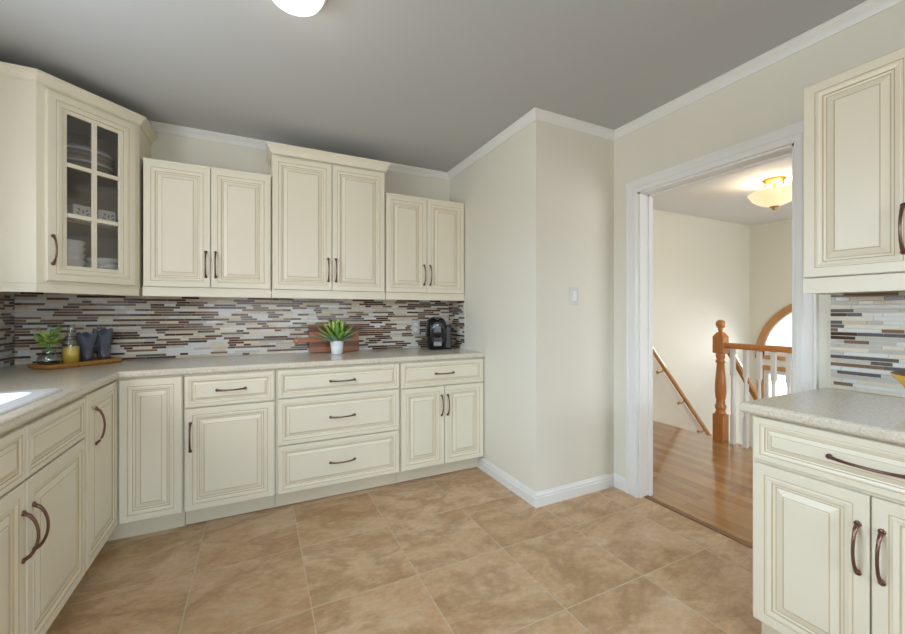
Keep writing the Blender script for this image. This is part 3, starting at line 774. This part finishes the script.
# potted plant
v = thing('potted_plant', 'green spiky succulent in a small white pot before the cutting board', 'plant', (.517, 2.955, CT))
bm = BM(); lathe(bm, [(.036, .0003), (.038, .002), (.050, .098), (.0475, .098), (.045, .085), (.001, .085)], seg=30); obj('pot', bm, 'enamel', v, smooth=False)
bm = BM(); lathe(bm, [(.044, .0852), (.03, .091), (.001, .092)], seg=20); obj('soil', bm, 'soil', v)
bm = BM()
for k in range(34):
    an = 2*PI*k*.382; f = k/33
    el = math.radians(84-70*f**.9+rnd.uniform(-6, 6)); L = .165+.045*f
    L *= rnd.uniform(.85, 1.05)
    tip = Vector((math.cos(an)*math.cos(el)*L, math.sin(an)*math.cos(el)*L*(.85 if math.sin(an) < 0 else .45), .095+math.sin(el)*L))
    leafshape(bm, (.01*math.cos(an), .01*math.sin(an), .09), tip, .029-.007*f, 0 if f < .35 else (1 if f < .72 else 2), .03*f, .4)
obj('foliage', bm, ['leaf', 'leafdark', 'leafgrey'], v)
# coffee maker
v = thing('coffee_maker', 'black rounded coffee maker standing in the right corner of the back worktop', 'coffee maker', (1.305, 2.94, CT), math.radians(-16))
def sq(cx_, cy_, a_, b_, z_, p=3.2, n=36):
    return [Vector((cx_+a_*math.copysign(abs(math.cos(t))**(2/p), math.cos(t)), cy_+b_*math.copysign(abs(math.sin(t))**(2/p), math.sin(t)), z_)) for t in [2*PI*i/n for i in range(n)]]
bm = BM()
pr = [(.060, .0005, .07), (.074, .010, .083), (.082, .05, .092), (.086, .12, .098), (.085, .18, .098), (.078, .225, .092), (.060, .252, .075), (.03, .263, .04)]
loops(bm, [sq(0, .03, w_, d_, z_) for w_, z_, d_ in pr], 0, True, True, True, smooth=True); obj('housing', bm, 'black', v)
bm = BM()                      # raised oval front fascia
ov = lambda k, y_: [Vector((k*.062*math.copysign(abs(math.cos(t))**.72, math.cos(t)), y_+.010*(math.sin(t)*k)**2, .132+k*.104*math.sin(t))) for t in [2*PI*i/36 for i in range(36)]]
loops(bm, [ov(1, -.045), ov(1, -.068), ov(.94, -.0745), ov(.84, -.0735), ov(.80, -.070)], 0, True, True, True, smooth=True); obj('front_panel', bm, 'black', v)
bm = BM(); box(bm, -.032, -.080, .034, .032, -.069, .072, bev=.004); obj('drip_tray', bm, 'steel', v)
bm = BM(); lathe(bm, [(.0065, 0), (.0065, .014), (.004, .015)], seg=16, T=Matrix.Translation((0, -.0600, .200)) @ Matrix.Rotation(PI/2, 4, 'X')); obj('button', bm, 'white', v)
bm = BM()
loops(bm, [sq(.098, .07, .034, .060, z_, 4) for z_ in (.0005, .02, .17, .20)], 0, True, True, True, smooth=True); obj('water_tank', bm, 'darkgrey', v)
bm = BM(); tube(bm, [(.03, -.02, .262), (.02, -.055, .256), (0, -.068, .246), (-.02, -.055, .256), (-.03, -.02, .262)], .006, 8); obj('lever', bm, 'darkgrey', v, smooth=True)
# yellow bowl at the right
bm = BM(); lathe(bm, [(.055, .0003), (.055, .012), (.075, .022), (.125, .066), (.158, .112), (.155, .114), (.120, .070), (.07, .030), (.001, .026)], seg=40)
o = obj('fruit_bowl', bm, ['yellow', 'bowlin'], smooth=True)
for p in o.data.polygons:
    if p.index >= 40*5: p.material_index = 1
o.location = (2.02, .405, RT); tag(o, 'flared yellow bowl at the right end of the short worktop', 'bowl')

# ------------------------------------------------------------------ ceiling lights
v = thing('ceiling_light', 'white dome kitchen ceiling light, lit, cut by the top edge of the photo', 'ceiling light', (.125, 1.575, H))
bm = BM(); lathe(bm, [(.116, -.0005), (.116, -.018), (.108, -.024), (.001, -.024)], seg=40); obj('base_ring', bm, 'white', v, smooth=False)
bm = BM(); lathe(bm, [(.104, -.025), (.101, -.042), (.088, -.062), (.064, -.077), (.032, -.085), (.001, -.087)], seg=40); obj('dome_shade', bm, 'lamp', v, smooth=True)
v = thing('ceiling_light', 'brass and alabaster bowl ceiling light in the hall', 'ceiling light', (4.27, 1.945, H))
bm = BM(); lathe(bm, [(.09, -.0005), (.09, -.010), (.075, -.022), (.045, -.034), (.02, -.045), (.012, -.05), (.012, -.10)], seg=32)
for k in range(3):
    an = 2*PI*k/3+.4; tube(bm, [(.075*math.cos(an), .075*math.sin(an), -.02), (.078*math.cos(an), .078*math.sin(an), -.075)], .006, 8)
obj('canopy', bm, 'brass', v, smooth=True)
bm = BM(); lathe(bm, [(.198, -.130), (.185, -.150), (.165, -.185), (.115, -.222), (.06, -.246), (.012, -.252), (.012, -.248), (.06, -.241), (.112, -.216), (.16, -.180), (.18, -.146), (.193, -.126)], seg=40, cap0=False, cap1=False); 
bmesh.ops.remove_doubles(bm, verts=bm.verts, dist=1e-6); obj('glass_bowl', bm, 'alabaster', v, smooth=True)
bm = BM(); lathe(bm, [(.010, -.10), (.010, -.251), (.036, -.252), (.036, -.258), (.018, -.266), (.020, -.274), (.010, -.284), (.001, -.287)], seg=20); obj('finial', bm, 'brass', v, smooth=True)

# ------------------------------------------------------------------ stair railing
NX, NY = 3.845, 2.175
r = thing('stair_railing', 'oak newel post and handrail on white balusters at the top of the stairs', 'railing', (NX, NY, .002))
bm = BM(); a_ = .047
box(bm, -a_, -a_, 0, a_, a_, .25, bev=.004)
lathe(bm, [(.044, .25), (.046, .262), (.036, .275), (.040, .292), (.046, .31), (.046, .33), (.034, .345), (.038, .36), (.034, .375), (.040, .40), (.046, .46), (.044, .54), (.036, .64), (.030, .715),
           (.040, .728), (.040, .742), (.030, .755), (.038, .775), (.040, .79), (.034, .80), (.046, .812)], seg=24)
box(bm, -a_, -a_, .812, a_, a_, .965, bev=.004)
loops(bm, [[Vector((sx*q, sy*q, z_)) for sx, sy in ((-1, -1), (1, -1), (1, 1), (-1, 1))] for q, z_ in ((a_, .963), (.022, 1.005))], 0, True, True, True)
lathe(bm, [(.020, 1.0), (.016, 1.018), (.024, 1.026), (.018, 1.036), (.030, 1.05), (.038, 1.07), (.040, 1.085), (.034, 1.105), (.018, 1.118), (.001, 1.122)], seg=24)
obj('newel_post', bm, 'oakred', r)
RL = 2.6
bm = BM(); loops(bm, [[Vector((x_, y_, z_)) for x_, z_ in ((-.03, .862), (-.034, .885), (-.026, .905), (-.010, .912), (.010, .912), (.026, .905), (.034, .885), (.03, .862))] for y_ in (-a_, -RL)], 0, True, True, True); obj('handrail', bm, 'oakred', r)
def baluster(bm, z0_, z1_):
    q = .016; h = z1_-z0_
    box(bm, -q, -q, z0_, q, q, z0_+.30*h)
    lathe(bm, [(.016, z0_+.30*h), (.011, z0_+.33*h), (.017, z0_+.36*h), (.016, z0_+.45*h), (.010, z0_+.66*h), (.013, z0_+.70*h), (.016, z0_+.72*h)], seg=12)
    box(bm, -q, -q, z0_+.72*h, q, q, z1_)
bal = None
for k in range(1, 25):
    y_ = -.105*k
    if bal is None:
        bm = BM(); baluster(bm, 0, .862); bal = obj('baluster', bm, 'white', r)
        bo = bal
    else:
        bo = bal.copy(); C.objects.link(bo); bo.parent = r
    bo.location = (0, y_, 0)
# descending rail beside the stairs
ra = thing('stair_handrail', 'oak handrail sloping down from the newel post beyond the white balusters', 'handrail', (NX+.05, NY+.005, 0))
bm = BM(); sl = 1.05
def slope_rail(bm, x0_, z0_, x1_, z1_, w_=.026, h_=.05):
    pr_ = [(-w_*.8, 0), (-w_, h_*.5), (-w_*.7, h_), (w_*.7, h_), (w_, h_*.5), (w_*.8, 0)]
    loops(bm, [[Vector((x_, py_, z_+pz_)) for py_, pz_ in pr_] for x_, z_ in ((x0_, z0_), (x1_, z1_))], 0, True, True, True)
slope_rail(bm, .0, .90, 1.45, .90-1.45*sl, .026, .075); obj('rail', bm, 'oak', ra)
bm = BM(); box(bm, 1.43, -.04, -1.598, 1.51, .04, -.55, bev=.003); lathe(bm, [(.02, -.55), (.04, -.51), (.001, -.47)], (1.47, 0, 0), 16); obj('lower_post', bm, 'oak', ra)
for k in range(6):
    bm = BM(); x_ = .165+.22*k; zt_ = .90-x_*sl+.004; zb_ = -.2*(int((x_+.055-.06)/.22)+1)+.026-.0
    zb_ = -1.6
    box(bm, x_-.014, -.014, zb_+.0005, x_+.014, .014, zt_); obj('baluster', bm, 'white', ra)
# wall handrail
ra = thing('wall_handrail', 'oak handrail on small brackets sloping down the cream stair wall', 'handrail', (0, 3.10, 0))
bm = BM(); slope_rail(bm, 3.98, .727+(4.16-3.98)*1.055-.02, 5.45, .727-(5.45-4.16)*1.055-.02, .022, .055); obj('rail', bm, 'oak', ra)
for x_ in (4.33, 4.72, 5.11):
    zc = .727-(x_-4.16)*1.055-.02
    bm = BM(); tube(bm, [(x_, 0, zc+.002), (x_, .005, zc-.035), (x_, .035, zc-.055), (x_, HW-3.10-.001, zc-.055)], .007, 8)
    lathe(bm, [(.025, 0), (.022, .006), (.001, .007)], seg=16, T=Matrix.Translation((x_, HW-3.10-.0003, zc-.055)) @ Matrix.Rotation(PI/2, 4, 'X')); obj('bracket', bm, 'brass', ra, smooth=True)

# ------------------------------------------------------------------ light
w = bpy.data.worlds.new('World'); bpy.context.scene.world = w; w.use_nodes = True
bg = w.node_tree.nodes['Background']; bg.inputs[0].default_value = (.80, .90, 1.0, 1); bg.inputs[1].default_value = 1.8
def area(name, loc, rot, sx, sy, power, col=(1, 1, 1)):
    l = bpy.data.lights.new(name, 'AREA'); l.shape = 'RECTANGLE'; l.size = sx; l.size_y = sy; l.energy = power; l.color = col
    o = bpy.data.objects.new(name, l); C.objects.link(o); o.location = loc; o.rotation_euler = rot; return o
area('daylight_sink_window', (LX-.16, (wy0+wy1)/2, (wz0+wz1)/2), (0, -PI/2, 0), 1.0, 1.4, 36, (.88, .94, 1))
def aim(name, loc, target, sx, sy, power, col):
    o = area(name, loc, (0, 0, 0), sx, sy, power, col)
    o.rotation_euler = (Vector(target)-Vector(loc)).to_track_quat('-Z', 'Z' if 0 else 'Y').to_euler(); return o
SKY, LAWN = (.55, .78, 1), (1, .97, .78)
aim('sky_sink_window', (-4.3, 1.2, 2.75), (LX, 1.2, 1.6), 4.0, 1.0, 215, SKY)
aim('lawn_sink_window', (-4.3, 1.2, .45), (LX, 1.2, 1.6), 4.0, 1.0, 15, LAWN)
aim('sky_rear_window', (.45, -5.2, 2.75), (.45, RY, 1.5), 4.5, 1.0, 230, SKY)
aim('lawn_rear_window', (.45, -5.2, .45), (.45, RY, 1.5), 4.5, 1.0, 15, LAWN)
area('daylight_rear_window', ((rx0+rx1)/2, RY-.2, (rz0+rz1)/2), (PI/2, 0, 0), 2.6, 1.3, 24, (.97, .98, 1))
area('daylight_arch_window', (HX+3, AC-.6, 1.6), (0, PI/2, 0), 2.4, 4, 400, (.97, .98, 1))
area('hall_fill_light', (4.0, -1.42, 1.2), (PI/2, 0, 0), 2.6, 1.7, 52, (.97, .98, 1))  # added fill behind the invented near window, brightens the hall walls
def point(name, loc, power, col, size=.08):
    l = bpy.data.lights.new(name, 'POINT'); l.energy = power; l.color = col; l.shadow_soft_size = size
    o = bpy.data.objects.new(name, l); C.objects.link(o); o.location = loc; return o
point('kitchen_bulb', (.125, 1.575, H-.15), 1, (1, .92, .80), .06)
point('hall_bulb', (4.33, 1.945, H-.18), 6, (1, .92, .80), .08)

cam = bpy.data.cameras.new('camera'); co = bpy.data.objects.new('camera', cam); C.objects.link(co)
co.location = (0, 0, 1.19); co.rotation_euler = (PI/2, 0, -math.atan(194.5/394.0))
cam.sensor_width = 36; cam.lens = 394.0/905*36; cam.shift_y = -4.5/905; cam.clip_start = .02
S = bpy.context.scene
S.camera = co
S.view_settings.view_transform = 'Standard'; S.view_settings.look = 'None'; S.view_settings.gamma = 1; S.view_settings.use_curve_mapping = False
S.view_settings.exposure = 0.0
